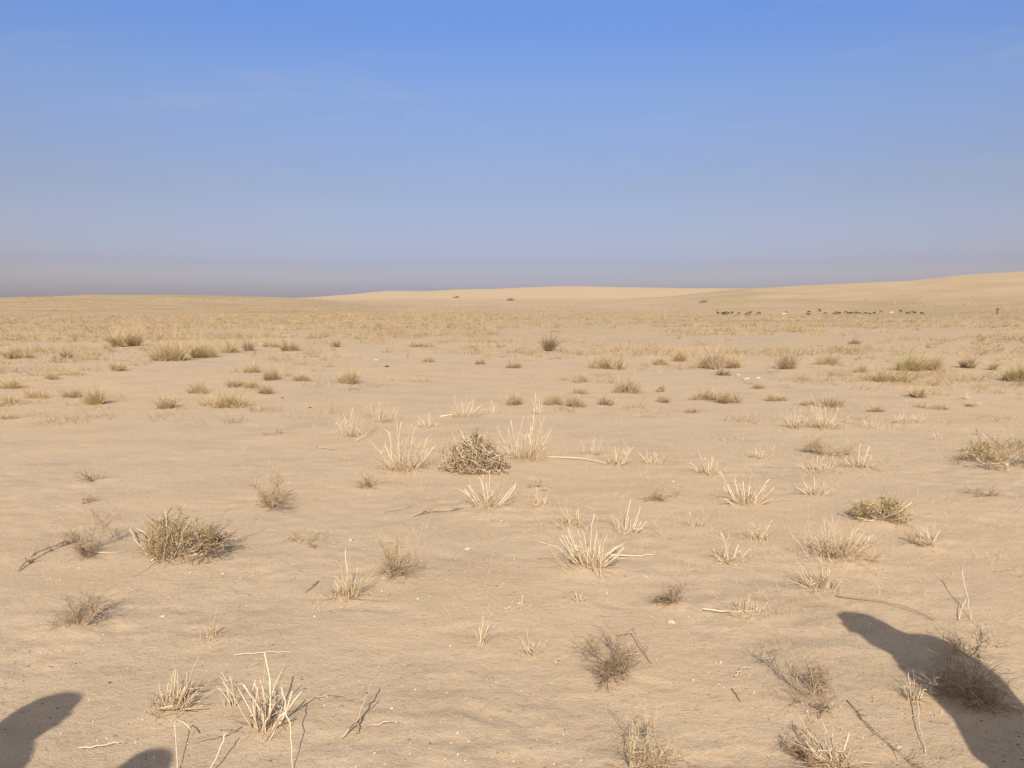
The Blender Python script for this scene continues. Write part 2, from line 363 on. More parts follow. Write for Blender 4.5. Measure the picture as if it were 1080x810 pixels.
def leafy_bush(u, v, w, h, label, dens=1., mt='olive', lean=(0, 0), seed=None, spikes=0, heap=.05, flat=1.):
    p, W, H, d = spot(u, v, w, h); note_mound(p, W, heap)
    def build():
        rng = np.random.default_rng(seed or int(u * 3 + v * 17))
        o = root_at('desert_bush', p); tag(o, label, 'bush', 'dense olive brown bushes')
        nb = 14; D = fan(rng, nb, .95); D[:, 0] *= max(.6, W / (2 * H)); D[:, :2] += np.array(lean); D = unit(D)
        reach = 1 / np.maximum(np.abs(D[:, 0]) / (W * .5), np.maximum(np.abs(D[:, 2]), .15) / H)
        base = np.stack([rng.normal(0, W * .1, nb), rng.normal(0, W * .08, nb), np.full(nb, -.02)], -1)
        P = clamp_ground(grow(rng, base, D, reach * rng.uniform(.5, .8, nb), 6, .15, .05), 0)
        sc = 1 + .03 * max(0, d - 4)
        for i in range(nb):
            tubes('branch', P[i:i + 1], taper(1, 6, .005 * sc, .002 * sc), [rng.uniform(.6, 1.)], M['tangle'], o, 5, True)
        # short crowded shoots filling a low dome, with gaps between clumps
        nc = int(34 * dens); a = rng.uniform(0, 2 * np.pi, nc); q = np.sqrt(rng.uniform(0, 1, nc))
        cz = H * np.sqrt(np.maximum(1 - q ** 2, 0.02)) * rng.uniform(.25, .8, nc) * flat
        C = np.stack([np.cos(a) * q * W * .42 + lean[0] * cz, np.sin(a) * q * W * .36, cz], -1)
        n1 = int(820 * dens); ci = rng.integers(0, nc, n1)
        b1 = C[ci] + rng.normal(size=(n1, 3)) * np.array([W * .055, W * .055, H * .09])
        out = b1 * np.array([1 / W, 1 / W, .9 / H]); d1 = unit(out * .9 + rng.normal(size=(n1, 3)) * .38 + np.array([lean[0] * .4, 0, .28]))
        P1 = clamp_ground(grow(rng, b1, d1, H * rng.uniform(.06, .2, n1), 4, .45, .1), 0)
        ct = rng.uniform(-.18, .18, nc)
        V1, F1, t1 = tube_arrays(P1, taper(n1, 4, .0027 * sc, .0013 * sc, rng), np.clip(rng.beta(1.6, 2.2, n1) + ct[ci], 0, 1))
        parts = [(V1, F1[0], t1)]
        if spikes:
            b2 = C[rng.integers(0, nc, spikes)]; d2 = unit(b2 * np.array([1 / W, .6 / W, .5 / H]) + rng.normal(size=(spikes, 3)) * .25 + np.array([lean[0] * 4, 0, .22]))
            P2 = clamp_ground(grow(rng, b2, d2, H * rng.uniform(.35, .75, spikes), 6, .15, .04), .005)
            b3, d3 = sub(rng, P2, spikes * 9, .2, .55, .1)
            P3 = clamp_ground(grow(rng, b3, d3, H * rng.uniform(.06, .14, spikes * 9), 4, .3, .06), 0)
            V, F, t = tube_arrays(P2, taper(len(P2), 6, .003 * sc, .0015 * sc, rng), rng.uniform(.05, .7, len(P2)))
            V3, F3, t3 = tube_arrays(P3, taper(len(P3), 4, .0026 * sc, .0013 * sc, rng), rng.uniform(.05, .7, len(P3)))
            mesh_obj('shoots', np.concatenate([V, V3]), [F[0], F3[0] + len(V)], M['darktwig'], o, None, True, np.concatenate([t, t3]))
        off = 0; VV, FF, TT = [], [], []
        for V, F, t in parts: VV.append(V); FF.append(F + off); TT.append(t); off += len(V)
        mesh_obj('foliage', np.concatenate(VV), FF, M[mt], o, None, True, np.concatenate(TT))
    later(build)

def tumbleweed(u, v, w, h, label):
    p, W, H, d = spot(u, v, w, h); note_mound(p, W, .03)
    def build():
        rng = np.random.default_rng(77); o = root_at('tumbleweed', p); tag(o, label, 'tumbleweed')
        n, k = 470, 9; A = W * .52; B = W * .42; C = H
        ax = unit(rng.normal(size=(n, 3))); e1 = unit(np.cross(ax, rng.normal(size=(n, 3)))); e2 = np.cross(ax, e1)
        arc = rng.uniform(.25, 1.15, n)[:, None] * np.linspace(0, 1, k)[None]; rad = rng.uniform(.25, 1., n) ** .5
        P = (e1[:, None] * np.cos(arc)[..., None] + e2[:, None] * np.sin(arc)[..., None]) * rad[:, None, None]
        P = P * (1 + .34 * perlin(P[..., 0] * 2.3 + 5, P[..., 1] * 2.3 + P[..., 2] * 2.1))[..., None]
        P = P + np.cumsum(rng.normal(size=(n, k, 3)) * .045, 1); P[..., 2] = np.abs(P[..., 2])
        P = P * np.array([A, B, C]); P[..., 2] *= 1 - .22 * P[..., 0] / A; P[..., 0] += .08 * W; clamp_ground(P, .002)
        tubes('stems', P, taper(n, k, .0040, .0019, rng), rng.beta(.9, 1.2, n), M['tangle'], o, 4)
        n = 150; a = rng.uniform(0, 2 * np.pi, n); e = np.arccos(rng.uniform(0, 1, n)); dd = np.stack([np.sin(e) * np.cos(a), np.sin(e) * np.sin(a), np.cos(e)], -1)
        P = clamp_ground(grow(rng, dd * np.array([A, B, C]) * .75, dd + rng.normal(size=(n, 3)) * .6, H * rng.uniform(.15, .5, n), 5, .3, .07), .002)
        tubes('shoots', P, taper(n, 5, .0032, .0014, rng), rng.beta(1.1, 1.0, n), M['tangle'], o, 4)
        nb = 9; D = fan(rng, nb, .9); base = np.stack([rng.normal(0, W * .15, nb), rng.normal(0, W * .12, nb), np.full(nb, .02)], -1)
        P = clamp_ground(grow(rng, base, D, H * rng.uniform(.6, 1.0, nb), 6, .2, .05), 0)
        for i in range(nb): tubes('branch', P[i:i + 1], taper(1, 6, .006, .003), [rng.uniform(.2, .7)], M['tangle'], o, 5, True)
        s = np.array([[[.03, -.05, H * .75], [.028, -.05, H * .95], [.034, -.05, H * 1.12], [.05, -.05, H * 1.32]]])
        tubes('spike', s, taper(1, 4, .006, .004), [.0], M['darktwig'], o, 5, True)
    later(build)

def grass_clump(u, v, w, h, label, mt='mound', dens=1., seed=None, lean=0., name='grass_clump', cat='dry grass', group='low dry clumps across the plain'):
    p, W, H, d = spot(u, v, w, h * 1.3)
    def build():
        rng = np.random.default_rng(seed or int(u * 19 + v * 23))
        n = int(min(380, 130 + 11 * w) * dens); z = float(land_full(np.array([p[0]]), np.array([p[1]]))[0])
        # a few crowns, each a spray of blades
        nc = max(2, int(w / 7)); cx = rng.uniform(-.33, .33, nc) * W; cy = rng.uniform(-.25, .25, nc) * min(W, 1.6)
        ch = rng.uniform(.55, 1.0, nc) * np.sqrt(np.clip(1 - (cx / (W * .55)) ** 2, .15, 1)); ch[rng.integers(nc)] = 1.
        ci = rng.integers(0, nc, n)
        b = np.stack([cx[ci] + rng.normal(0, W * .05, n), cy[ci] + rng.normal(0, W * .05, n), np.full(n, -.02)], -1)
        dr = fan(rng, n, .75); dr[:, 0] *= min(1.6, max(.6, W / H * .45)); dr[:, 0] += lean; dr = unit(dr)
        P = clamp_ground(grow(rng, b, dr, H * ch[ci] * rng.uniform(.3, 1.05, n), 4, .22, .05, .03), -.02)
        gx = rng.uniform(-.3, .3)
        tubes(name, P, taper(n, 4, .00022 * d + .001, .00008 * d + .0003, rng), np.clip(rng.beta(1.5, 1.8, n) + gx * .4, 0, 1), M[mt], None, 3, False, (p[0], p[1], z))
        tag(COL.objects[-1], label, cat, group)
    later(build)

def twig(pts, label, r=.0042, mt='stalk', name='fallen_twig', cat='twig', lift=.006, fork=None, shoots=0, tone=.7, group='fallen twigs and stems'):
    """pts: pixels with a height above the sand in metres"""
    W3 = [(at(u, v)[0], hh) for (u, v, hh) in pts]
    def build():
        rng = np.random.default_rng(int(pts[0][0] * 3 + pts[0][1]))
        Q = np.array([[p[0], p[1], float(land_full(np.array([p[0]]), np.array([p[1]]))[0]) + hh + lift] for p, hh in W3])
        k = max(9, 4 * len(Q)); s = np.linspace(0, len(Q) - 1, k)
        P = np.stack([np.interp(s, np.arange(len(Q)), Q[:, i]) for i in range(3)], -1)
        P[1:-1] = P[1:-1] * .5 + (P[:-2] + P[2:]) * .25
        P[1:-1] += rng.normal(size=(k - 2, 3)) * np.array([.0025, .003, .0015])
        o0 = P[0].copy(); P -= o0
        V, F, t = tube_arrays(P[None], taper(1, k, r * .75, r * .4), [min(1, tone + .15)], 6, True)
        VV, FF, TT = [V], list(F), [t]
        if shoots:
            b, dd = sub(rng, P[None], shoots, .1, .6, .15); Ps = grow(rng, b, dd, rng.uniform(.02, .07, shoots), 4, .3, .06)
            v2, f2, t2 = tube_arrays(Ps, taper(shoots, 4, r * .5, r * .25), rng.uniform(0, .8, shoots), 3)
            FF.append(f2[0] + len(V)); VV.append(v2); TT.append(t2)
        o = mesh_obj(name, np.concatenate(VV), FF, M[mt], None, o0, True, np.concatenate(TT))
        tag(o, label, cat, group)
    later(build)

def stone(u, v, w, h, label, mt='pale_stone', name='pebble', cat='stone', group='loose stones on the sand', seed=None):
    p, W, H, d = spot(u, v, w, h); 
    def build():
        rng = np.random.default_rng(seed or int(u * 31 + v))
        V, F = rock(rng, 14 if w < 9 else 20); z = float(land_full(np.array([p[0]]), np.array([p[1]]))[0])
        o = mesh_obj(name, V * np.array([W * .42, W * .34, max(H * .6, W * .3) * .45]), F, M[mt], None, (p[0], p[1], z + max(H * .6, W * .3) * .14), True)
        o.rotation_euler.z = rng.uniform(-.5, .5); tag(o, label, cat, group)
    later(build)
def rock(rng, n=16):
    la = np.linspace(-np.pi / 2, np.pi / 2, n // 2 + 1)[1:-1]; lo = np.arange(n) * 2 * np.pi / n
    G = np.stack([np.cos(la)[:, None] * np.cos(lo), np.cos(la)[:, None] * np.sin(lo), np.repeat(np.sin(la)[:, None], n, 1)], -1)
    V = np.concatenate([G.reshape(-1, 3), [[0, 0, -1], [0, 0, 1]]])
    s = rng.uniform(0, 50); f = 1 + .22 * perlin(V[:, 0] * 1.3 + s, V[:, 1] * 1.3 + V[:, 2] * 1.7) + .1 * perlin(V[:, 0] * 3 + V[:, 2] * 2 + s, V[:, 1] * 3)
    for _ in range(5):      # a few facets
        nn = unit(rng.normal(size=3)); c = rng.uniform(.62, .85); dd = V @ nn; V = V - np.maximum(dd - c, 0)[:, None] * nn * .8
    V = V * f[:, None]
    rws = len(la); idx = np.arange(rws * n).reshape(rws, n); a = idx[:-1]; b = np.roll(a, -1, 1); d = idx[1:]; c = np.roll(d, -1, 1)
    F = [np.stack([a, b, c, d], -1).reshape(-1, 4), np.stack([np.full(n, rws * n), np.roll(idx[0], -1), idx[0]], -1), np.stack([np.full(n, rws * n + 1), idx[-1], np.roll(idx[-1], -1)], -1)]
    return V, F

# ------------------------------------------------------------------ what grows where (queued, set down after the land is built)
ST = stalk_tuft
ST(370, 461, 40, 36, 'upright pale stalks with a curved fallen stem, leftmost clump left of the tumbleweed', 10, .5, (-.05, 0))
ST(403, 446, 40, 26, 'small pale stalk clump behind the largest dense clump left of the tumbleweed', 9, .6, (.1, 0))
ST(489, 440, 46, 28, 'broad fan of short pale stalks standing just behind the tumbleweed', 15, .75)
ST(453, 451, 34, 17, 'sparse low row of pale sticks behind and left of the tumbleweed', 8, .45)
ST(425, 496, 62, 52, 'largest pale stalk clump, dense and upright, left of the tumbleweed', 30, .6, wisps=2.2)
ST(555, 484, 62, 50, 'tall dense clump of pale stalks touching the right side of the tumbleweed', 26, .6, (.08, 0), wisps=2.2)
ST(522, 437, 22, 14, 'few short pale sticks just right of the stalk fan behind the tumbleweed', 4, .4, wisps=.3)
ST(566, 438, 20, 24, 'bright split white stalk with little beside it, beyond the right end of the tumbleweed', 5, .5, (-.25, 0), wisps=.4)
ST(515, 536, 52, 40, 'clean white fan of curved stalks on bare sand directly in front of the tumbleweed', 13, .85, wisps=1.2, heap=.05)
ST(569, 535, 32, 18, 'low thin white tuft right of the white fan in front of the tumbleweed', 8, .6)
ST(650, 491, 30, 30, 'three bold leaning pale stalks at the right end of a long fallen stem', 8, .4, (.15, 0), 1.2)
ST(624, 480, 26, 26, 'faint thin pale stalks above the long fallen stem right of the tumbleweed', 8, .35, thick=.7)
ST(691, 490, 38, 18, 'low pale tuft of stub stalks on a dark base, right of the three bold stalks', 10, .6)
ST(747, 501, 42, 26, 'white starry stalk tuft splayed wide, right of the low stub tuft', 10, .9)
ST(800, 484, 30, 22, 'small faint pale stalk tuft above the starry ones at middle right', 8, .55, thick=.8)
ST(786, 532, 60, 38, 'big bright fan of white stalks with a brown litter mound at its left', 15, .95, (.1, 0), 1.15)
ST(859, 523, 38, 24, 'short white fan with a dark foot, left of the dense tan bush', 12, .75)
ST(622, 600, 60, 52, 'large spiky pale tuft with one thick stalk lying out to its right', 22, .85, (.02, 0), 1.1, wisps=1.4, heap=.05)
ST(660, 561, 46, 32, 'open tuft of separate white stalks leaning right, behind the large spiky tuft', 12, .65, (.15, 0))
ST(604, 556, 44, 24, 'brownish low stalks and wisps, behind and left of the large spiky tuft', 9, .8, mt='wisp', wisps=2)
ST(734, 556, 22, 20, 'faint small forked sprig alone below the brown litter mound', 5, .6, thick=.7, wisps=.5)
ST(768, 592, 52, 28, 'low row of leaning pale stalks, left one of a pair below the bright white fan', 9, .8, (-.15, 0))
ST(797, 570, 34, 26, 'upright pale stalks, right one of a pair below the bright white fan', 8, .7, (.15, 0))
ST(838, 452, 34, 24, 'yellowish pale stalk tuft, left half of the broad band of stalks at upper right', 13, .6, thick=.8, wisps=1.6)
ST(868, 452, 44, 34, 'taller yellowish stalk tuft, right half of the broad band of stalks at upper right', 18, .7, thick=.8, wisps=2)
ST(907, 494, 36, 28, 'white stalks bending right, fallen stem at their foot, right of the flat brown mound', 8, .8, (.1, 0))
ST(862, 498, 48, 26, 'starry tuft of white stalks leaning both ways in front of the flat brown mound', 11, 1.05, wisps=1.3)
ST(950, 447, 22, 22, 'single bold upright pale stalk with short ones beside it, right of the stalk band', 4, .25)
ST(920, 452, 36, 13, 'very low yellowish stubble tuft between the stalk band and the bold upright stalk', 12, .8, thick=.7)
ST(968, 446, 20, 14, 'low stub tuft just right of the bold upright stalk', 6, .5, thick=.8)
ST(880, 588, 76, 48, 'wide ghostly pale tuft of thin tall wisps below the dense tan bush', 20, .8, (-.1, 0), .6, wisps=3)
ST(902, 578, 34, 24, 'short pale stalks at the right end of the wide ghostly tuft', 7, .9, (.1, 0), .8)
ST(980, 572, 32, 22, 'small white fork shaped sprig standing right of the dense tan bush and lower', 5, .9, thick=.9, wisps=.6)
ST(866, 622, 52, 36, 'tangled white wiry tuft leaning left, above the head of the long shadow', 11, .9, (-.35, 0), .75, wisps=1.6)
ST(1018, 421, 14, 18, 'thin lone pale sprig on bare sand at upper right', 3, .35, thick=.7, wisps=.3)
ST(990, 465, 24, 14, 'little two stalk pale sprig left of the large right edge bush', 4, .5, thick=.8, wisps=.4)
ST(1028, 428, 24, 12, 'faint pale stubble above the large right edge bush', 7, .6, thick=.7)
ST(365, 630, 40, 46, 'thin pale stalks with one tall straight stem, touching a feathery brown shrub at their right', 8, .55, thick=.75, wisps=1.6)
ST(506, 681, 16, 30, 'tiny upright trio of pale stalks alone on bare foreground sand', 4, .32, thick=.8, wisps=.2, heap=.01)
ST(612, 637, 14, 17, 'three stubby dark stalks just below the large spiky tuft', 5, .35, thick=.8, mt='wisp', wisps=.3)
ST(545, 641, 44, 12, 'flattened splay of straw stalks lying on open sand left of the stubby dark stalks', 9, 1.45, thick=.8, wisps=.5)
ST(183, 748, 58, 44, 'tan flattened tuft with broad bent leaves, left of the tallest foreground stalks', 20, 1.15, (.15, .1), .85, mt='wisp', wisps=1.6, heap=.03)
ST(281, 768, 66, 70, 'tallest foreground tuft of long separate white stalks at lower left', 14, .62, (0, 0), 1.05, wisps=.6, heap=.02)
ST(246, 745, 22, 50, 'two or three thin pale stalks standing at the left of the tallest foreground tuft', 4, .25, (-.25, .1), .7, wisps=.1, heap=0)
ST(225, 674, 42, 16, 'small dark curled dried tuft lying in the left foreground', 11, 1.3, mt='twig', thick=.7, wisps=1)
ST(788, 648, 56, 18, 'low comb of thin straw tufts right of the leaning dark drift shrub', 12, .9, thick=.6, wisps=1.6)
ST(562, 690, 30, 26, 'scarcely visible thin straw sprig on bare sand in the front centre', 5, .6, thick=.45, wisps=.6, heap=0)
ST(962, 738, 22, 26, 'small bright straw tuft at the left edge of the long shadow', 8, .6, thick=.7, wisps=1.5, heap=0)
ST(880, 816, 44, 46, 'pale dead tuft leaning left at the bottom edge, right of centre', 10, .8, (-.3, 0), .8, wisps=2)

TS = twig_shrub
TS(285, 537, 54, 34, 'rounded grey brown twiggy mound on the left sand, a pale stem under its left side', (.05, 0), 1.6, 'greymound')
TS(95, 586, 60, 36, 'faint wispy brown shrub close to the left of the large olive bush', (.15, 0), 1.1, 'twig')
TS(88, 661, 74, 44, 'fan shaped thin dark twigs rising from one root at the left foreground', (.1, 0), .9, 'twig', .95)
TS(414, 609, 44, 38, 'feathery brown shrub leaning right beside thin pale stalks', (.15, 0), 1.3, 'greymound', .7)
TS(322, 574, 48, 16, 'small flat brown shrub with a thin stem trailing right, below the rounded grey mound', (.3, 0), .8, 'greymound', 1.)
TS(389, 514, 30, 20, 'small faint brown sprig left of and below the largest stalk clump', (0, 0), .6, 'greymound')
TS(100, 507, 32, 20, 'tiny dark twiglet on the open left sand, upper of two', (0, 0), .35, 'twig', branches=4)
TS(90, 530, 24, 14, 'tiny dark twiglet on the open left sand, lower of two', (0, 0), .3, 'twig', branches=4)
TS(716, 638, 46, 24, 'small dark drift shrub leaning left at the end of a pale fallen stem', (-.5, 0), 1., 'darktwig', .8)
TS(652, 714, 64, 46, 'dark feathery shrub leaning left on the front sand, a bent stick at its right', (-.35, 0), 1., 'darktwig', .85)
TS(862, 741, 74, 44, 'open brown twiggy shrub with a long left branch, left of the long shadow', (-.1, 0), 1., 'twig', 1.)
TS(1016, 739, 66, 52, 'bushy twiggy shrub standing inside the long shadow of the person at right', (0, 0), 2.0, 'twig', .9, branches=11, heap=.05)
TS(672, 822, 96, 48, 'wide wispy shrub with blackish tips rising over the bottom edge near the centre', (-.05, 0), .9, 'greymound', .9)
TS(870, 480, 50, 24, 'flat brown mound of fine twigs behind the starry white tuft at right', (0, 0), 1.6, 'greymound', .95)
TS(296, 459, 46, 10, 'very flat brown shrub low on the sand left of the pale stalk clumps', (0, 0), .7, 'greymound', 1.)
TS(705, 529, 80, 18, 'long low brown litter mound of small twigs left of the big bright fan', (0, 0), 1.4, 'greymound', .95)
TS(1040, 524, 64, 14, 'low dead dark branches and twigs below the large right edge bush', (-.3, 0), .8, 'twig', 1.)
TS(972, 577, 40, 14, 'low brown twigs round the foot of the white fork shaped sprig', (0, 0), .7, 'twig', 1.)
TS(1012, 690, 54, 34, 'thin see through twiggy shrub just behind the shrub in the long shadow', (0, 0), .4, 'greymound', .9)
TS(860, 806, 70, 26, 'brown matted twigs on the sand at the bottom edge, beside a pale dead tuft', (0, 0), 1., 'twig', 1.)
TS(569, 515, 26, 12, 'very small brown sprig below the tall clump right of the tumbleweed', (0, 0), .35, 'greymound')
TS(890, 590, 60, 14, 'low brown twigs lying at the foot of the wide ghostly tuft', (0, 0), 1.2, 'greymound', 1., branches=11)

leafy_bush(186, 590, 90, 48, 'large olive brown bush with dark spiky shoots on its right side, biggest bush at left', 1.3, 'olive', (.12, 0), spikes=34)
leafy_bush(1056, 492, 100, 35, 'large olive bush cut off by the right edge of the photo', 1.3, 'olive', (-.05, 0), spikes=14)
leafy_bush(928, 550, 62, 27, 'dense low tan green cushion bush with a dark left end, middle right', 1.2, 'olive', (.1, 0))
tumbleweed(499, 497, 64, 35, 'round tangled tumbleweed ball of bare brown stems among the pale stalk clumps')

G = grass_clump
G(232, 429, 64, 22, 'wide yellowish grass clump, biggest of the low clumps on the left plain', 'mound', 1.6, lean=.1)
G(213, 414, 34, 14, 'small soft clump just behind and left of the wide yellowish clump on the left plain', 'greymound')
G(103, 426, 30, 20, 'dark footed clump, right one of a touching pair on the far left plain', 'mound', 1.2)
G(78, 419, 28, 13, 'pale clump, left one of a touching pair on the far left plain', 'greymound')
G(41, 419, 34, 11, 'low flat clump left of the touching pair on the far left plain', 'mound')
G(18, 409, 32, 12, 'dark footed low clump near the left edge of the photo', 'mound')
G(6, 425, 36, 10, 'low clump cut by the left edge of the photo, nearer of two', 'mound')
G(8, 441, 34, 10, 'faint grey clump at the left edge of the photo below the others', 'greymound', .6)
G(170, 430, 34, 20, 'upright clump with a dark foot between the touching pair and the wide yellowish clump', 'greymound')
G(289, 401, 26, 15, 'rounded small brown clump, middle of three right of the wide yellowish clump', 'greymound', 1.2)
G(318, 402, 26, 9, 'low smooth clump, rightmost of three right of the wide yellowish clump', 'greymound')
G(247, 408, 26, 11, 'dark based clump behind the wide yellowish clump', 'greymound', 1.2)
G(264, 409, 18, 9, 'tiny clump touching the right of a dark based clump behind the wide yellowish clump', 'greymound')
G(281, 415, 20, 12, 'small brown clump, lowest of three right of the wide yellowish clump', 'greymound')
G(262, 393, 24, 12, 'thin faint clump farthest back right of the wide yellowish clump', 'mound', .8)
G(178, 380, 42, 28, 'tall pale bushy grass clump, tallest on the left plain', 'mound', 1.7)
G(122, 366, 13, 22, 'narrow upright dark tuft, left one of two standing at the far left scrub', 'mound', 1.2)
G(142, 365, 14, 20, 'narrow upright dark tuft, right one of two standing at the far left scrub', 'greymound', 1.2)
G(215, 377, 26, 22, 'pale tall clump with a dark right foot beside the tallest clump on the left plain', 'mound', 1.2)
G(242, 372, 30, 14, 'faint low pale grass right of the two tall clumps on the left plain', 'mound', .9)
G(268, 370, 20, 14, 'short grey clump on the left plain above three brown ones', 'greymound')
G(305, 370, 20, 14, 'short grey clump right of its like on the left plain', 'greymound')
G(68, 378, 13, 11, 'tiny lone clump on bare sand left of the narrow upright tufts', 'greymound')
G(125, 391, 18, 11, 'tiny faint clump on bare sand below the narrow upright tufts', 'greymound', .8)
G(80, 396, 44, 8, 'long thin low strip of dry grass on the left plain', 'mound')
G(55, 400, 24, 9, 'low clump under the long strip of dry grass at left', 'greymound')
G(365, 404, 30, 17, 'spiky grey clump with a pale stone at its foot, alone left of centre', 'greymound', 1.4)
G(353, 366, 12, 9, 'tiny square looking dark clump on the far plain left of centre', 'greymound')
G(446, 366, 42, 8, 'long low dark strip of scrub on the far plain near the centre', 'greymound', 1.2)
G(516, 366, 52, 7, 'long faint strip of scrub on the far plain leading to the dark round bush', 'greymound')
G(578, 370, 20, 15, 'dark round bush on the far plain right of centre', 'darktwig', 1.3, name='far_bush', cat='bush', group=None)
G(541, 388, 20, 8, 'small flat dark clump below the far strip of scrub', 'twig')
G(545, 427, 22, 13, 'grey brown clump beyond the tumbleweed, leftmost of a row of four', 'greymound', 1.2)
G(586, 427, 24, 13, 'grey brown clump, second from left in the row of four beyond the tumbleweed', 'greymound', 1.2)
G(611, 429, 30, 14, 'widest grey brown clump, third in the row of four beyond the tumbleweed', 'greymound', 1.2)
G(641, 427, 20, 11, 'faint grey clump, rightmost of the row of four beyond the tumbleweed', 'greymound', .7)
G(610, 403, 26, 10, 'low clump with a white stone at its right foot', 'greymound')
G(612, 415, 24, 9, 'low faint clump between the white stone and the row of four', 'greymound', .8)
G(658, 414, 36, 17, 'leaning brown clump with a dark left foot, right of the row of four', 'greymound', 1.3, lean=.35)
G(695, 424, 18, 9, 'small neat brown clump, lower of a stacked pair right of centre', 'greymound', 1.2)
G(699, 413, 14, 7, 'very small brown clump, upper of a stacked pair right of centre', 'greymound')
G(741, 421, 40, 14, 'long brown clump, left one of a close pair right of centre', 'greymound', 1.4)
G(770, 425, 26, 16, 'compact rounded brown clump, right one of a close pair right of centre', 'greymound', 1.4)
G(636, 389, 46, 20, 'loose spiky tall grass clump below and right of the dark round bush', 'greymound', .9)
G(694, 385, 24, 10, 'low dark footed clump left of the big scrub with rocks', 'greymound', 1.2)
G(716, 381, 24, 12, 'pale clump behind a low dark footed one, left of the big scrub with rocks', 'mound')
G(754, 389, 34, 22, 'tall bushy scrub just left of the heap of pale rocks', 'greymound', 1.5)
G(776, 388, 26, 16, 'pale loose scrub behind the heap of pale rocks', 'mound')
G(763, 396, 16, 8, 'small dark clump between the tall scrub and the pale rocks', 'twig')
G(825, 389, 32, 18, 'dark footed clump in the grassy band, right of the pale rocks', 'greymound', 1.4)
G(870, 384, 36, 13, 'wide low clump in the grassy band, left of the olive swath', 'greymound', 1.2)
G(937, 402, 48, 14, 'long curved olive clump lying in front of the grassy band', 'olive', 1.6)
G(910, 393, 22, 8, 'small dark olive clump at the left tip of the long curved one', 'olive')
G(958, 391, 36, 18, 'yellowish clump with a dark foot in the olive swath at right', 'yellow', 1.4)
G(985, 390, 26, 15, 'brown footed clump right of the yellowish one in the olive swath', 'mound', 1.3)
G(1018, 388, 24, 14, 'faint pinkish clump in the olive swath at far right', 'greymound')
G(1044, 390, 12, 9, 'small thin clump left of the bright yellow green one', 'mound')
G(1072, 402, 28, 24, 'bright yellow green grass clump at the right edge of the photo', 'yellow', 1.6)
G(962, 419, 26, 12, 'rounded brown clump on bare sand below the long curved olive clump', 'greymound', 1.3)
G(820, 422, 26, 10, 'faint flat brown clump above the yellowish stalk band', 'greymound')
G(877, 429, 28, 11, 'dark brown clump behind the yellowish stalk band', 'twig', .9)
G(853, 428, 14, 8, 'little brown clump behind the left half of the yellowish stalk band', 'greymound')
G(988, 431, 40, 9, 'long low brown clump behind the bold upright stalk', 'greymound', 1.2)
G(1026, 429, 14, 5, 'tiny dark clump at the right end of the long low brown clump', 'twig')
G(735, 435, 30, 6, 'flat dark litter with a white sliver below the long brown clump', 'twig', .8)
G(928, 434, 20, 10, 'dim brown clump left of the long low brown clump', 'greymound', .8)
G(800, 410, 20, 8, 'faint thin clump under the heap of pale rocks', 'greymound', .7)
G(505, 384, 20, 9, 'faint speckled sprig on the plain left of the small flat dark clump', 'greymound', .5)
G(450, 382, 18, 8, 'faint speckled sprig on the plain right of the black stone', 'greymound', .5)
G(905, 363, 20, 6, 'row of dark specks of scrub on the far right plain', 'twig')
G(285, 366, 26, 10, 'pale low grass between two short grey clumps on the left plain', 'mound', .8)
G(20, 378, 30, 14, 'dull clump at the far left edge of the scrub', 'mound')
G(480, 314, 9, 2.5, 'distant dark low bush on the foot of the far dunes, left of two', 'twig', 1.2, name='far_bush', cat='bush', group=None)
G(540, 317, 11, 3, 'distant low bush on the plain before the far dunes, right of two', 'twig', 1.2, name='far_bush', cat='bush', group=None)
G(744, 319, 14, 3, 'distant long low bush under the left end of the right hill', 'twig', 1., name='far_bush', cat='bush', group=None)

SN = stone
SN(493, 579, 10, 6, 'largest white pebble in front of the stalk fan, on bare centre sand')
SN(370, 571, 6, 6, 'small white pebble beside a thin trailing stem, left of centre')
SN(441, 632, 5, 6, 'small upright white pebble right of the feathery brown shrub')
SN(708, 656, 12, 8, 'largest pale oval stone on the sand, below the dark drift shrub')
SN(172, 651, 8, 5, 'white pebble on bare sand below the biggest bush at left')
SN(332, 650, 5, 4, 'small white pebble below a short dark stick, left foreground')
SN(222, 591, 6, 4, 'white pebble nearest the biggest bush at left, upper of three')
SN(201, 606, 5, 4, 'white pebble below the biggest bush at left, leftmost of three')
SN(235, 605, 7, 4, 'white pebble rightmost of three below the biggest bush at left')
SN(84, 600, 6, 3, 'faint pale flake on the sand below the wispy shrub at far left')
SN(731, 718, 5, 5, 'round white pebble right of the dark feathery shrub, front sand')
SN(760, 699, 5, 5, 'dull pale pebble above the round white one on the front sand')
SN(795, 731, 4, 4, 'tiny pale pebble left of the open brown twiggy shrub')
SN(113, 779, 4, 4, 'tiny bright pebble above a curved straw, bottom left')
SN(529, 550, 6, 3, 'pale flat pebble just right of and below the stalk fan')
SN(616, 402, 4, 4, 'white stone shining on the plain beside a low clump right of centre')
SN(352, 404, 3, 3, 'small white stone at the foot of the spiky grey clump')
SN(471, 730, 4, 3, 'tiny pale pebble alone on the front centre sand')
SN(413, 747, 5, 5, 'tiny pale chip above the fallen branch in the front left')
SN(345, 735, 5, 4, 'tiny white chip behind the fallen branch, by a pale crumb')
SN(640, 626, 4, 4, 'tiny pale pebble right of the stubby dark stalks')
SN(851, 753, 4, 4, 'tiny white chip below the open brown twiggy shrub')
SN(948, 788, 8, 5, 'pale angular chip beside the dark twig line, lower right')
SN(475, 682, 5, 4, 'dull pale flake left of the upright trio of stalks')
SN(395, 795, 5, 4, 'dull pale crumb at the bottom, right of the fallen branch')
SN(710, 508, 7, 3, 'pale flat stone on the long low brown litter mound')
SN(586, 699, 4, 4, 'tiny cream pebble by the scarcely visible straw sprig')
SN(405, 612, 4, 4, 'cream crumb under the feathery brown shrub')
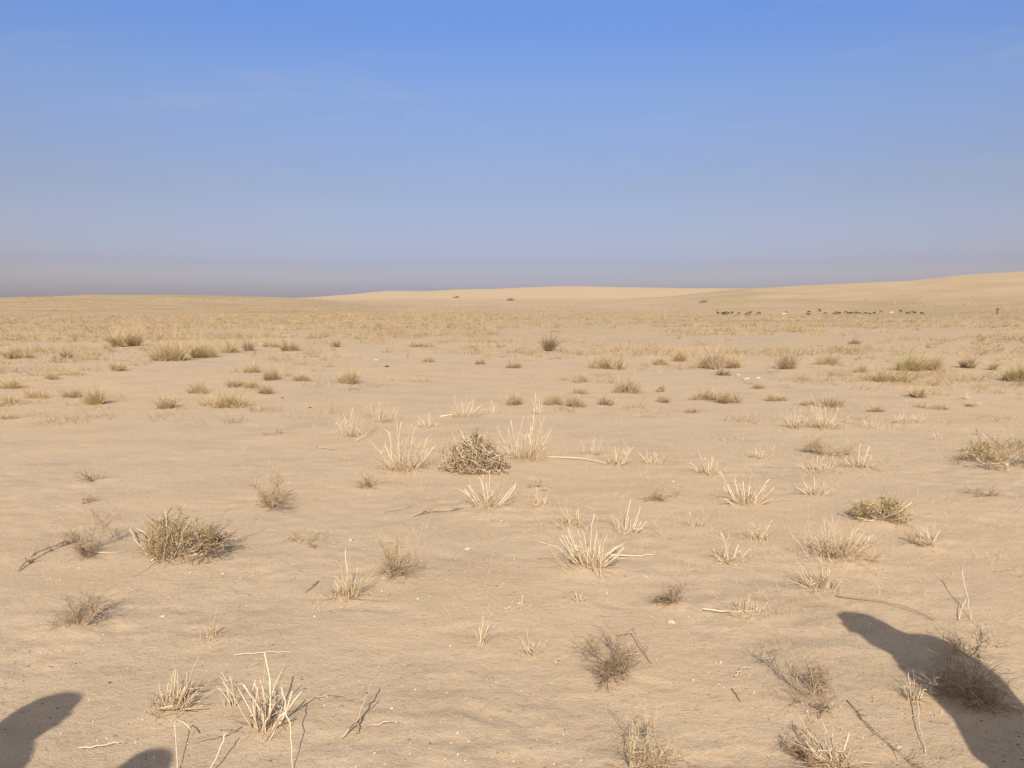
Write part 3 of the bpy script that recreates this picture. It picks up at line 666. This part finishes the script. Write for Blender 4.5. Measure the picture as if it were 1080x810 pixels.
SN(787, 400, 12, 4, 'pale rock slab at the front of the rock heap on the plain', 'tan_stone', 'rock', 'rock', 'heap of pale rocks on the plain')
SN(799, 399, 8, 4, 'pale rock at the right of the rock heap on the plain', 'tan_stone', 'rock', 'rock', 'heap of pale rocks on the plain')
SN(778, 396, 7, 3, 'small tan rock at the left of the rock heap on the plain', 'tan_stone', 'rock', 'rock', 'heap of pale rocks on the plain')
SN(396, 380, 7, 2, 'thin pale rock above and left of the black stone', 'tan_stone', 'rock', 'rock')
SN(408, 387, 6, 4, 'black stone alone on the plain left of centre', 'dark_stone', 'rock', 'rock')
SN(449, 353, 4, 3, 'small black stone far out on the plain near the centre', 'dark_stone', 'rock', 'rock')
SN(298, 420, 4, 3, 'small dark stone right of the wide yellowish clump', 'dark_stone', 'rock', 'rock')
SN(327, 430, 4, 3, 'small dark stone on bare sand above the very flat shrub', 'dark_stone', 'rock', 'rock')
SN(116, 720, 4, 3, 'small dark clod above the head of the left shadow', 'dark_stone', 'clod', 'stone', None)
SN(1003, 735, 6, 4, 'dark clod in the long shadow by the shrub', 'tan_stone', 'clod', 'stone', None)

T = twig
T([(247, 692, .0), (285, 690, .004), (310, 689, 0)], 'thin pale straw lying flat behind the tallest foreground tuft', .003)
T([(83, 790, 0), (105, 791, .01), (122, 788, .015), (133, 785, 0)], 'curved pale straw lying near the left shadow, bottom left', .0032)
T([(299, 792, .24), (307, 800, .12), (309, 815, 0)], 'tall bent pale stem rising from the bottom edge in front of the tallest tuft', .0038)
T([(202, 785, .05), (185, 785, .1), (187, 818, 0)], 'sharply bent pale stem at the bottom edge right of the small shadow', .0036)
T([(240, 800, .09), (228, 812, .04), (214, 826, 0)], 'straight pale stem leaning right at the bottom edge, left foreground', .0042)
T([(336, 614, .0), (322, 628, .01)], 'short dark stick lying slantwise left of the feathery shrub', .005, 'darktwig', tone=.3)
T([(405, 541, .0), (430, 538, .02), (436, 533, .03)], 'thin dark fork lying left of the long weathered stem', .004, 'twig', tone=.4)
T([(434, 545, 0), (450, 542, .02), (470, 540, .01), (500, 537, .01)], 'long weathered stem lying left from the foot of the stalk fan', .007, 'twig', tone=.7, shoots=24)
T([(18, 604, .01), (40, 588, .03), (65, 577, .02), (82, 571, 0)], 'dark arching branch on the sand at the far left', .007, 'twig', tone=.3, shoots=60)
T([(882, 631, 0), (930, 637, .01), (968, 647, .01), (985, 656, 0)], 'long thin dark twig lying above the long shadow', .0045, 'darktwig', tone=.3)
T([(893, 742, 0), (922, 775, .005), (945, 793, .005), (972, 812, 0)], 'long knotted dark stem trailing to the bottom edge, left of the long shadow', .0026, 'darktwig', tone=.4, shoots=30)
T([(966, 745, .03), (970, 772, .015), (976, 796, 0)], 'thin pale straight stem lying left of the long shadow edge', .0032)
T([(650, 672, 0), (668, 675, .05), (672, 682, .03), (687, 702, 0)], 'bent dark stick propped right of the dark feathery shrub', .005, 'twig', tone=.25)
T([(660, 692, 0), (676, 693, .005)], 'short cream straw lying right of the dark feathery shrub', .0045)
T([(640, 586, .01), (665, 588, .005), (692, 586, 0)], 'pale stem lying right of the large spiky tuft', .007, tone=.6)
T([(574, 483, 0), (615, 486, .02), (640, 491, .01)], 'long pale stem lying between the tumbleweed clump and the three bold stalks', .009, tone=.65)
T([(652, 585, .05), (641, 591, .03), (622, 600, .01)], 'thick pale stalk lying out from the large spiky tuft', .008, tone=.75)
T([(741, 647, .01), (770, 649, .005), (798, 648, 0)], 'pale stem lying right of the dark drift shrub', .005, tone=.7)
T([(335, 472, 0), (352, 475, .01)], 'small brown log like stick on the sand below the leftmost stalk clump', .014, 'twig', tone=.6)
T([(464, 440, .0), (478, 439, .01)], 'short bright piece of cane left of the stalk fan behind the tumbleweed', .014, tone=.9)
T([(360, 778, 0), (376, 771, .03), (386, 758, .08), (393, 747, .12)], 'forked weathered branch propped on the sand in the front left', .006, 'twig', tone=.65, shoots=6)
T([(377, 774, .0), (380, 762, .04)], 'short dark prong stuck in the sand beside the forked weathered branch', .006, 'darktwig', tone=.4)
T([(392, 766, 0), (408, 765, .01), (421, 763, 0)], 'thin twig lying right of the forked weathered branch', .0035, 'wisp', tone=.6)
T([(334, 737, 0), (352, 735, .01), (378, 743, 0)], 'thin dark twig lying above the forked weathered branch', .004, 'twig', tone=.4)
T([(255, 770, 0), (238, 779, .005), (205, 784, 0)], 'long thin dark stem lying from the tallest tuft to the bent stem', .0035, 'darktwig', tone=.5)
T([(1012, 624, .14), (1019, 640, .06), (1024, 655, 0)], 'forked white twig stuck in the sand above the long shadow', .0038, tone=.95)
T([(1011, 654, 0), (1015, 646, .03), (1020, 641, .055)], 'side prong leaning against the forked white twig', .0034, tone=.95)
T([(270, 531, .03), (275, 536, .01), (284, 538, 0)], 'pale stem under the left side of the rounded grey mound', .006, tone=.8)
T([(340, 573, .02), (347, 566, .04), (355, 573, 0)], 'thin trailing stem right of the small flat brown shrub', .004, 'twig', tone=.5)
T([(812, 493, 0), (840, 494, .01)], 'thin stick lying left of the starry tuft by the flat brown mound', .006, 'twig', tone=.5)
T([(895, 493, .02), (915, 494, .01), (930, 498, 0)], 'brown stem lying at the foot of the white stalks bending right', .007, 'twig', tone=.5)
T([(1050, 603, 0), (1072, 601, .005)], 'short dark twig on bare sand near the right edge', .004, 'twig', tone=.3)
T([(1052, 684, 0), (1072, 681, .01)], 'dark twig right of the thin see through shrub near the right edge', .005, 'twig', tone=.3)
T([(1040, 684, 0), (1048, 682, .01)], 'small brown chip of wood beside the dark twig near the right edge', .006, 'twig', tone=.4)
T([(375, 466, .0), (388, 463, .06), (396, 452, .10)], 'curved fallen stem right of the leftmost stalk clump', .006, tone=.6)
T([(136, 565, .06), (144, 577, .03), (156, 590, 0)], 'pale bare stem curving round the left side of the biggest bush at left', .006, tone=.85)
T([(156, 592, 0), (175, 595, .005), (200, 597, 0)], 'dark stem lying in front of the biggest bush at left', .005, 'twig', tone=.4)
T([(775, 714, 0), (785, 707, .01), (792, 706, 0)], 'small pale twig lying left of the open brown shrub', .004, 'wisp', tone=.7)
T([(772, 728, 0), (782, 742, 0)], 'small dark twig lying slantwise left of the open brown shrub', .004, 'twig', tone=.3)

# ------------------------------------------------------------------ the ground, one sheet split only in name where the hills begin
def build_ground():
    a_f = np.radians(np.arange(-46, 46.001, .2)); a_c = np.radians(np.arange(48, 313, 3.))
    az = np.concatenate([a_f, a_c]); na = len(az)
    r = np.concatenate([[.02, .35, .7, 1.0], np.geomspace(1.25, 9000, 1500)]); nr = len(r)
    X = r[:, None] * np.sin(az); Y = r[:, None] * np.cos(az); Z = np.empty_like(X)
    rr = np.minimum(r, 1500)[:, None]
    Z = land_full((rr * np.sin(az)).ravel(), (rr * np.cos(az)).ravel()).reshape(X.shape)
    x, y = X.ravel(), Y.ravel(); q = np.hypot(x, y); u = 540 + 851 * np.tan(np.clip(np.arctan2(x, np.maximum(y, 1e-6)), -1, 1))
    # how thickly dry grass covers the plain, and where the bare far dunes begin
    band = sstep(22, 40, q) * (.45 + .55 * sstep(45, 90, q)) * (1 - .35 * sstep(200, 330, q) * sstep(300, 700, u)) * (1 - .7 * sstep(420, 620, q))
    cov = band * (.7 + .5 * perlin(x / 30, y / 22 + 3)) * (.75 + .25 * sstep(-20, -5, x))
    cov = np.clip(cov + .45 * sstep(110, 150, q) * (1 - sstep(240, 300, q)) * sstep(820, 1000, u) + .5 * sstep(230, 290, q) * (1 - sstep(420, 560, q)) * sstep(640, 800, u) * sstep(-.25, .5, perlin(x / 24, y / 40 + 8)) + .5 * sstep(150, 220, q) * (1 - sstep(340, 450, q)) * (1 - sstep(330, 480, u)), 0, 1) * .95
    dune = np.clip(sstep(600, 760, q) * sstep(330, 400, u) * (1 - sstep(960, 1100, u)) + .6 * sstep(260, 420, q) * sstep(740, 900, u), 0, 1)
    V = np.stack([x, y, Z.ravel()], -1)
    idx = np.arange(nr * na).reshape(nr, na)
    cut = int(np.argmax(r > 235))
    def piece(name, i0, i1, label, cat):
        a = idx[i0:i1 - 1]; b = np.roll(a, -1, 1); d = idx[i0 + 1:i1]; c = np.roll(d, -1, 1)
        F = np.stack([a, d, c, b], -1).reshape(-1, 4) - idx[i0, 0]
        s = slice(idx[i0, 0], idx[i1 - 1, -1] + 1); Vs, Fs = V[s], [F]
        if i0 == 0:
            Vs = np.concatenate([Vs, [[0, 0, V[0, 2]]]]); k = len(Vs) - 1; f0 = idx[0]
            Fs.append(np.stack([np.full(na, k), f0, np.roll(f0, -1)], -1))
        o = mesh_obj(name, Vs, Fs, M['sand'])
        for nm, arr in (('cover', cov), ('dune', dune)):
            at_ = o.data.attributes.new(nm, 'FLOAT', 'POINT'); vals = arr[s]
            if i0 == 0: vals = np.append(vals, vals[0])
            at_.data.foreach_set('value', vals.astype(np.float32))
        tag(o, label, cat, None, 'structure'); return o
    piece('ground', 0, cut + 1, 'pale sandy desert plain with scattered dry plants', 'ground')
    piece('hills', cut, nr, 'low sandy hills and pinkish dunes along the horizon', 'hills')
build_ground()
for fn, a in QUEUE: fn(*a)

# ------------------------------------------------------------------ uncountable litter, grit and far grass
def field(rng, n, r0, r1, half=40, pw=1.):
    q = r0 * (r1 / r0) ** (rng.uniform(0, 1, n) ** pw); a = np.radians(rng.uniform(-half, half, n))
    return q * np.sin(a), q * np.cos(a), q
def litter():
    rng = np.random.default_rng(5); n = 15000
    x, y, q = field(rng, n, 2.2, 16); dens = perlin(x / 1.1, y / .9) + .5 * perlin(x / .3, y / .3)
    k = dens > rng.uniform(-.5, .7, n); x, y, q = x[k], y[k], q[k]; n = len(x)
    z = land_full(x, y); a = rng.uniform(0, 2 * np.pi, n)
    d = np.stack([np.cos(a), np.sin(a), rng.uniform(-.05, .3, n)], -1)
    P = grow(rng, np.stack([x, y, z + .002], -1), d, rng.gamma(1.6, .007, n) + .004, 4, .25, .05)
    o = tubes('plant_litter', P, taper(n, 4, .0009, .0006, rng) * (1 + .08 * q[:, None]), np.clip(rng.beta(.9, 1.1, n), 0, 1), M['greymound'])
    tag(o, 'scattered broken twig bits and straw on the near sand', 'litter', None, 'stuff')
def grit():
    rng = np.random.default_rng(6); n = 14000
    x, y, q = field(rng, n, 2.2, 13); k = perlin(x / .8 + 9, y / .8) > rng.uniform(-.4, .6, n); x, y, q = x[k], y[k], q[k]; n = len(x)
    z = land_full(x, y); B = np.array([[1, 0, 0], [-1, 0, 0], [0, 1, 0], [0, -1, 0], [0, 0, 1], [0, 0, -1.]])
    FB = np.array([[0, 2, 4], [2, 1, 4], [1, 3, 4], [3, 0, 4], [2, 0, 5], [1, 2, 5], [3, 1, 5], [0, 3, 5]])
    s = np.minimum(rng.gamma(2., .0011, n) + .0014, .0065)[:, None, None] * rng.uniform(.6, 1.3, (n, 6, 1))
    V = B[None] * s * np.array([1, .9, .7]) + np.stack([x, y, z + .001], -1)[:, None]
    F = (FB[None] + 6 * np.arange(n)[:, None, None]).reshape(-1, 3)
    o = mesh_obj('gravel', V.reshape(-1, 3), F, M['grit'], tone=np.repeat(rng.choice([.1, .25, .4, .6, .8, 1.], n), 6))
    tag(o, 'fine grit and tiny stones scattered on the near sand', 'gravel', None, 'stuff')
def far_grass():
    rng = np.random.default_rng(8)
    x, y, q = field(rng, 17000, 17, 330, 38)
    c = perlin(x / 16, y / 7) + .6 * perlin(x / 4, y / 3); k = 1.5 * c + .45 * sstep(24, 70, q) - .3 * (q < 24) + .25 * (x < -6) > rng.uniform(-.1, 1.1, len(x))
    x, y, q = x[k], y[k], q[k]
    def blades(x, y, q, nb, hmin, hmax, wid):
        n = len(x); m = n * nb; xx = np.repeat(x, nb); yy = np.repeat(y, nb); qq = np.repeat(q, nb)
        hh = np.repeat(rng.uniform(hmin, hmax, n) * np.minimum(1, .45 + q / 70), nb); ww = np.repeat(wid * rng.uniform(.6, 1.4, n), nb)
        xx = xx + rng.normal(size=m) * ww; yy = yy + rng.normal(size=m) * ww
        z = land(xx, yy); P = grow(rng, np.stack([xx, yy, z - .02], -1), fan(rng, m, .8), hh * rng.uniform(.4, 1, m), 3, .3, .05)
        t = np.clip(np.repeat(rng.uniform(.1, .9, n), nb) + rng.normal(size=m) * .18, 0, 1)
        return P, taper(m, 3, 1., .4) * (.0003 * qq + .001)[:, None], t
    P, Rr, t = blades(x, y, q, 13, .12, .42, .16)
    xb, yb, qb = field(rng, 900, 11, 40, 36); kb = perlin(xb / 5 + 2, yb / 3) + .9 * np.abs(xb / yb) > rng.uniform(.0, 1.1, len(xb))
    Pb, Rb, tb = blades(xb[kb], yb[kb], qb[kb], 26, .14, .4, .13)
    P = np.concatenate([P, Pb]); Rr = np.concatenate([Rr, Rb * .8]); t = np.concatenate([t, tb])
    o = tubes('dry_grass', P, Rr * .85, t, M['plain_grass']); tag(o, 'low dry grass scattered far over the desert plain', 'dry grass', None, 'stuff')
    x, y, q = field(rng, 4200, 3.6, 22, 38); k = perlin(x / 2.2 + 3, y / 2.) + .18 * np.sign(x - .5) > rng.uniform(-.1, .9, len(x)); x, y, q = x[k], y[k], q[k]
    P, Rr, t = blades(x, y, q, 12, .03, .13, .05)
    C = np.array([c for c in STALK_AT if c[1] > 4.2]); ci = rng.integers(0, len(C), 900); sg = (.25 + .06 * C[ci, 1])
    xs = C[ci, 0] + rng.normal(size=900) * sg; ys = C[ci, 1] + rng.normal(size=900) * sg * 1.1; ok = ys > 3.6; xs, ys = xs[ok], ys[ok]
    P2, R2, t2 = blades(xs, ys, np.hypot(xs, ys), 9, .05, .22, .06)
    P = np.concatenate([P, P2]); Rr = np.concatenate([Rr, R2 * 1.25]); t = np.concatenate([t, np.clip(t2 + .3, 0, 1)])
    o = tubes('dry_stubble', P, Rr * .38, t, M['wisp']); tag(o, 'thin dead stubble between the plants on the nearer sand', 'stubble', None, 'stuff')
litter(); grit(); far_grass()

# ------------------------------------------------------------------ bodies grown over a skeleton
def skin_mesh(name, joints, bones, root=0, levels=2):
    me = bpy.data.meshes.new(name); me.from_pydata([j[:3] for j in joints], bones, [])
    o = bpy.data.objects.new(name, me); COL.objects.link(o)
    md = o.modifiers.new('skin', 'SKIN'); md.use_smooth_shade = True
    o.modifiers.new('sub', 'SUBSURF').levels = levels; o.modifiers['sub'].render_levels = levels
    for i, j in enumerate(joints):
        s = me.skin_vertices[0].data[i]; rad = j[3]; s.radius = rad if isinstance(rad, tuple) else (rad, rad); s.use_root = (i == root)
    dg = bpy.context.evaluated_depsgraph_get(); new = bpy.data.meshes.new_from_object(o.evaluated_get(dg)); new.name = name
    bpy.data.objects.remove(o); bpy.data.meshes.remove(me)
    for p in new.polygons: p.use_smooth = True
    return new
def link_mesh(name, me, m, parent=None):
    o = bpy.data.objects.new(name, me); COL.objects.link(o); o.parent = parent
    me.materials.clear(); me.materials.append(m); return o

def goat_mesh(grazing):
    J = [(0, -.30, .62, (.15, .17)), (0, -.05, .60, (.16, .19)), (0, .24, .64, (.14, .17))]
    J += [(0, .42, .62, .085), (0, .55, .46, .065), (0, .62, .30, .06), (0, .68, .14, .04)] if grazing else [(0, .38, .76, .085), (0, .47, .90, .07), (0, .55, .95, .065), (0, .68, .88, .042)]
    J += [(0, -.42, .70, .04), (0, -.50, .66, .025)]
    Bn = [(0, 1), (1, 2), (2, 3), (3, 4), (4, 5), (5, 6), (0, 7), (7, 8)]
    def add(par, pts):
        for p in pts: J.append(p); Bn.append((par, len(J) - 1)); par = len(J) - 1
    hy, hz = (.56, .42) if grazing else (.46, .96)
    for s in (-1, 1):
        add(0, [(s * .09, -.32, .48, .075), (s * .095, -.24, .36, .045), (s * .095, -.36, .22, .026), (s * .095, -.33, .02, .026)])
        add(2, [(s * .09, .27, .46, .06), (s * .09, .28, .27, .03), (s * .09, .27, .02, .026)])
        add(4, [(s * .09, hy + .01, hz, .026), (s * .15, hy, hz - .04, .018)])
        add(4, [(s * .04, hy, hz + .07, .02), (s * .06, hy - .06, hz + .11, .014), (s * .09, hy - .13, hz + .1, .008)])
    return skin_mesh('goat', J, Bn, 1, 1)
GV = {}
for gz in (0, 1):
    g0 = goat_mesh(gz)
    for k in ('goat_black', 'goat_brown', 'goat_white'):
        GV[k, gz] = g0.copy(); GV[k, gz].materials.clear(); GV[k, gz].materials.append(M[k])
rng = np.random.default_rng(21)
HERD = 'herd of goats grazing below the right hill'
for i, (px, py) in enumerate([(757, 332), (761.5, 331.5), (764, 332), (768, 332.5), (772, 331), (779, 331.7), (791, 332), (800.5, 332.5), (827, 333), (828.5, 331), (852, 333), (853, 330.5),
                              (864.5, 329), (870.5, 332), (880, 332.5), (883.5, 332), (886, 331.5), (892, 331), (894.5, 332), (898, 332), (903, 331.5), (907, 332), (913, 332), (917, 332.5),
                              (922, 332), (929, 330.5), (941, 331.5), (950, 330), (956.5, 332), (960, 331), (964.5, 332), (972, 332.5), (763, 333.6), (788, 334)]):
    p, d = at(px, py)
    kind = 'goat_white' if i in (8, 26) else ('goat_brown' if i % 4 == 1 else 'goat_black')
    o = bpy.data.objects.new('goat', GV[kind, int(i % 3 != 0)]); COL.objects.link(o)
    o.location = p; s = rng.uniform(.72, .92); o.scale = (s, s, s); o.rotation_euler.z = R(90 + rng.choice([0, 180]) + rng.uniform(-35, 35))
    lab = {'goat_black': 'dark goat grazing in the main line of the distant herd below the right hill', 'goat_brown': 'brownish goat grazing in the main line of the distant herd below the right hill'}.get(kind)
    if i == 8: lab = 'pale goat standing alone in the gap between the two halves of the herd'
    if i == 26: lab = 'pale goat toward the right end of the distant herd'
    if i == 32: lab = 'stray goat grazing nearer than the left end of the herd line, left of two strays'
    if i == 33: lab = 'stray goat grazing nearer than the left end of the herd line, right of two strays'
    tag(o, lab, 'goat', HERD)

def loft(rings, n=28):
    """rings: (z, cx, cy, rx, ry, fold)"""
    th = np.arange(n) * 2 * np.pi / n; V = []
    for (z, cx, cy, rx, ry, f) in rings:
        w_ = 1 + f * np.sin(th * 7 + z * 2) + f * .6 * np.sin(th * 11 + 1 + z * 5)
        V.append(np.stack([cx + rx * np.cos(th) * w_, cy + ry * np.sin(th) * w_, np.full(n, z)], -1))
    V = np.concatenate(V); k = len(rings); idx = np.arange(k * n).reshape(k, n); a = idx[:-1]; b = np.roll(a, -1, 1); d = idx[1:]; c = np.roll(d, -1, 1)
    return V, [np.stack([a, b, c, d], -1).reshape(-1, 4)]
def person(loc, yaw, scale, label, robe='robe', head=(0, 0), scarf=True, arm_out=(0., 0.), group=None, drape=1.):
    o = empty('person', loc, yaw); tag(o, label, 'person', group); o.scale = (scale, scale, scale)
    hx, hy = head
    J = [(0, 0, .95, (.15, .11)), (0, .01, 1.12, (.145, .105)), (0, 0, 1.30, (.165, .115)), (hx * .3, -.01, 1.44, (.085, .075)), (hx * .6, hy * .5, 1.52, .055), (hx, .015 + hy, 1.60, (.07, .085)), (hx, .005 + hy, 1.68, (.072, .09)), (hx, .11 + hy, 1.615, .018)]
    Bn = [(0, 1), (1, 2), (2, 3), (3, 4), (4, 5), (5, 6), (5, 7)]
    def add(par, pts):
        for p in pts: J.append(p); Bn.append((par, len(J) - 1)); par = len(J) - 1
        return par
    for s, ao in ((-1, arm_out[0]), (1, arm_out[1])):
        wst = add(2, [(s * .17, 0, 1.41, .065), (s * (.23 + ao * .6), -.03, 1.13, .044), (s * (.25 + ao), .05, .90, .028)])
        pal = add(wst, [(s * (.255 + ao), .06, .835, (.018, .036))])
        for fk, (dy, ln) in enumerate(((.03, .085), (.01, .095), (-.01, .09), (-.028, .07))):
            add(pal, [(s * (.255 + ao), .062 + dy, .80, .0095), (s * (.25 + ao), .07 + dy, .80 - ln * .5, .0085), (s * (.235 + ao), .078 + dy, .80 - ln * .95, .0075)])
        add(wst, [(s * (.25 + ao), .095, .855, .011), (s * (.24 + ao), .115, .82, .009), (s * (.235 + ao), .12, .795, .008)])
        add(0, [(s * .10, 0, .86, .10), (s * .11, .02, .49, .06), (s * .11, -.02, .09, .042), (s * .115, .09, .04, .038), (s * .12, .17, .028, .03)])
    link_mesh('body', skin_mesh('body', J, Bn, 0, 2), M['skin'], o)
    V, F = loft([(.12, 0, 0, .25, .22, .035), (.5, 0, 0, .22, .19, .03), (.9, 0, 0, .195, .155, .015), (1.15, 0, 0, .19, .15, .008), (1.33, 0, 0, .205, .15, .005), (1.42, 0, 0, .19, .125, .003), (1.475, hx * .3, 0, .11, .09, 0), (1.50, hx * .5, 0, .075, .07, 0)])
    mesh_obj('robe', V, F, M[robe], o)
    for s, ao in ((-1, arm_out[0]), (1, arm_out[1])):
        P = np.array([[[s * .10, 0, 1.47], [s * .125, 0, 1.455], [s * .165, 0, 1.405], [s * (.2 + ao * .3), -.02, 1.27], [s * (.235 + ao * .6), -.03, 1.13], [s * (.25 + ao), .04, .93]]])
        V, F, t = tube_arrays(P, np.array([[.006, .045, .078, .075, .066, .062]]), [.5], 14); mesh_obj('sleeve', V, F, M[robe], o)
        V, F = loft([(0.0, s * .115, .06, .055, .14, 0), (.022, s * .115, .06, .055, .14, 0), (.03, s * .115, .06, .03, .1, 0), (.031, s * .115, .06, .002, .002, 0)], 20); mesh_obj('sandal', V, F, M['sandal'], o)
        V, F = rock(np.random.default_rng(1), 10); mesh_obj('eye', V * .012 + np.array([hx + s * .032, .093 + hy, 1.642]), F, M['eye'], o)
    V, F = rock(np.random.default_rng(2), 10); mesh_obj('mouth', V * np.array([.026, .012, .007]) + np.array([hx, .095 + hy, 1.572]), F, M['lip'], o)
    if scarf:
        V, F = loft([(1.755, hx, -.01 + hy, .004, .004, 0), (1.75, hx, -.01 + hy, .05, .06, 0), (1.725, hx, -.015 + hy, .085, .10, 0), (1.68, hx, -.025 + hy, .104, .115, .004), (1.62, hx, -.045 + hy, .112, .105, .01), (1.55, hx * .8, -.05 + hy, .122 * drape, .10, .02), (1.47, hx * .5, -.04, .15 * drape, .11, .03), (1.38, hx * .2, -.035, .195, .145, .03), (1.27, 0, -.04, .20, .16, .045)])
        mesh_obj('headscarf', V, F, M['scarf'], o)
    return o
def stand(x, y): return (x, y, float(land(np.array([x]), np.array([y]))[0]))
TH = math.tan(SUN_EL)
person(stand(1.865, 3.985 - 1.755 / TH), R(55), 1.0, 'standing person in robe and headscarf whose long shadow falls across the right foreground', head=(-.07, .10), arm_out=(.0, 0), drape=1.15)
person(stand(-1.82, 3.13 - 1.755 * .98 / TH), R(-65), .98, 'standing person in headscarf whose shadow falls at the left edge of the foreground')
person(stand(-1.27, 2.71 - 1.755 * .94 / TH), R(-10), .94, 'standing person whose small shadow tip shows at the bottom edge, left foreground')
p, d = at(1052, 331.5)
person(p, R(150), 1.0, 'distant herder standing alone at the foot of the right hill, right of the goats', 'dark_robe')
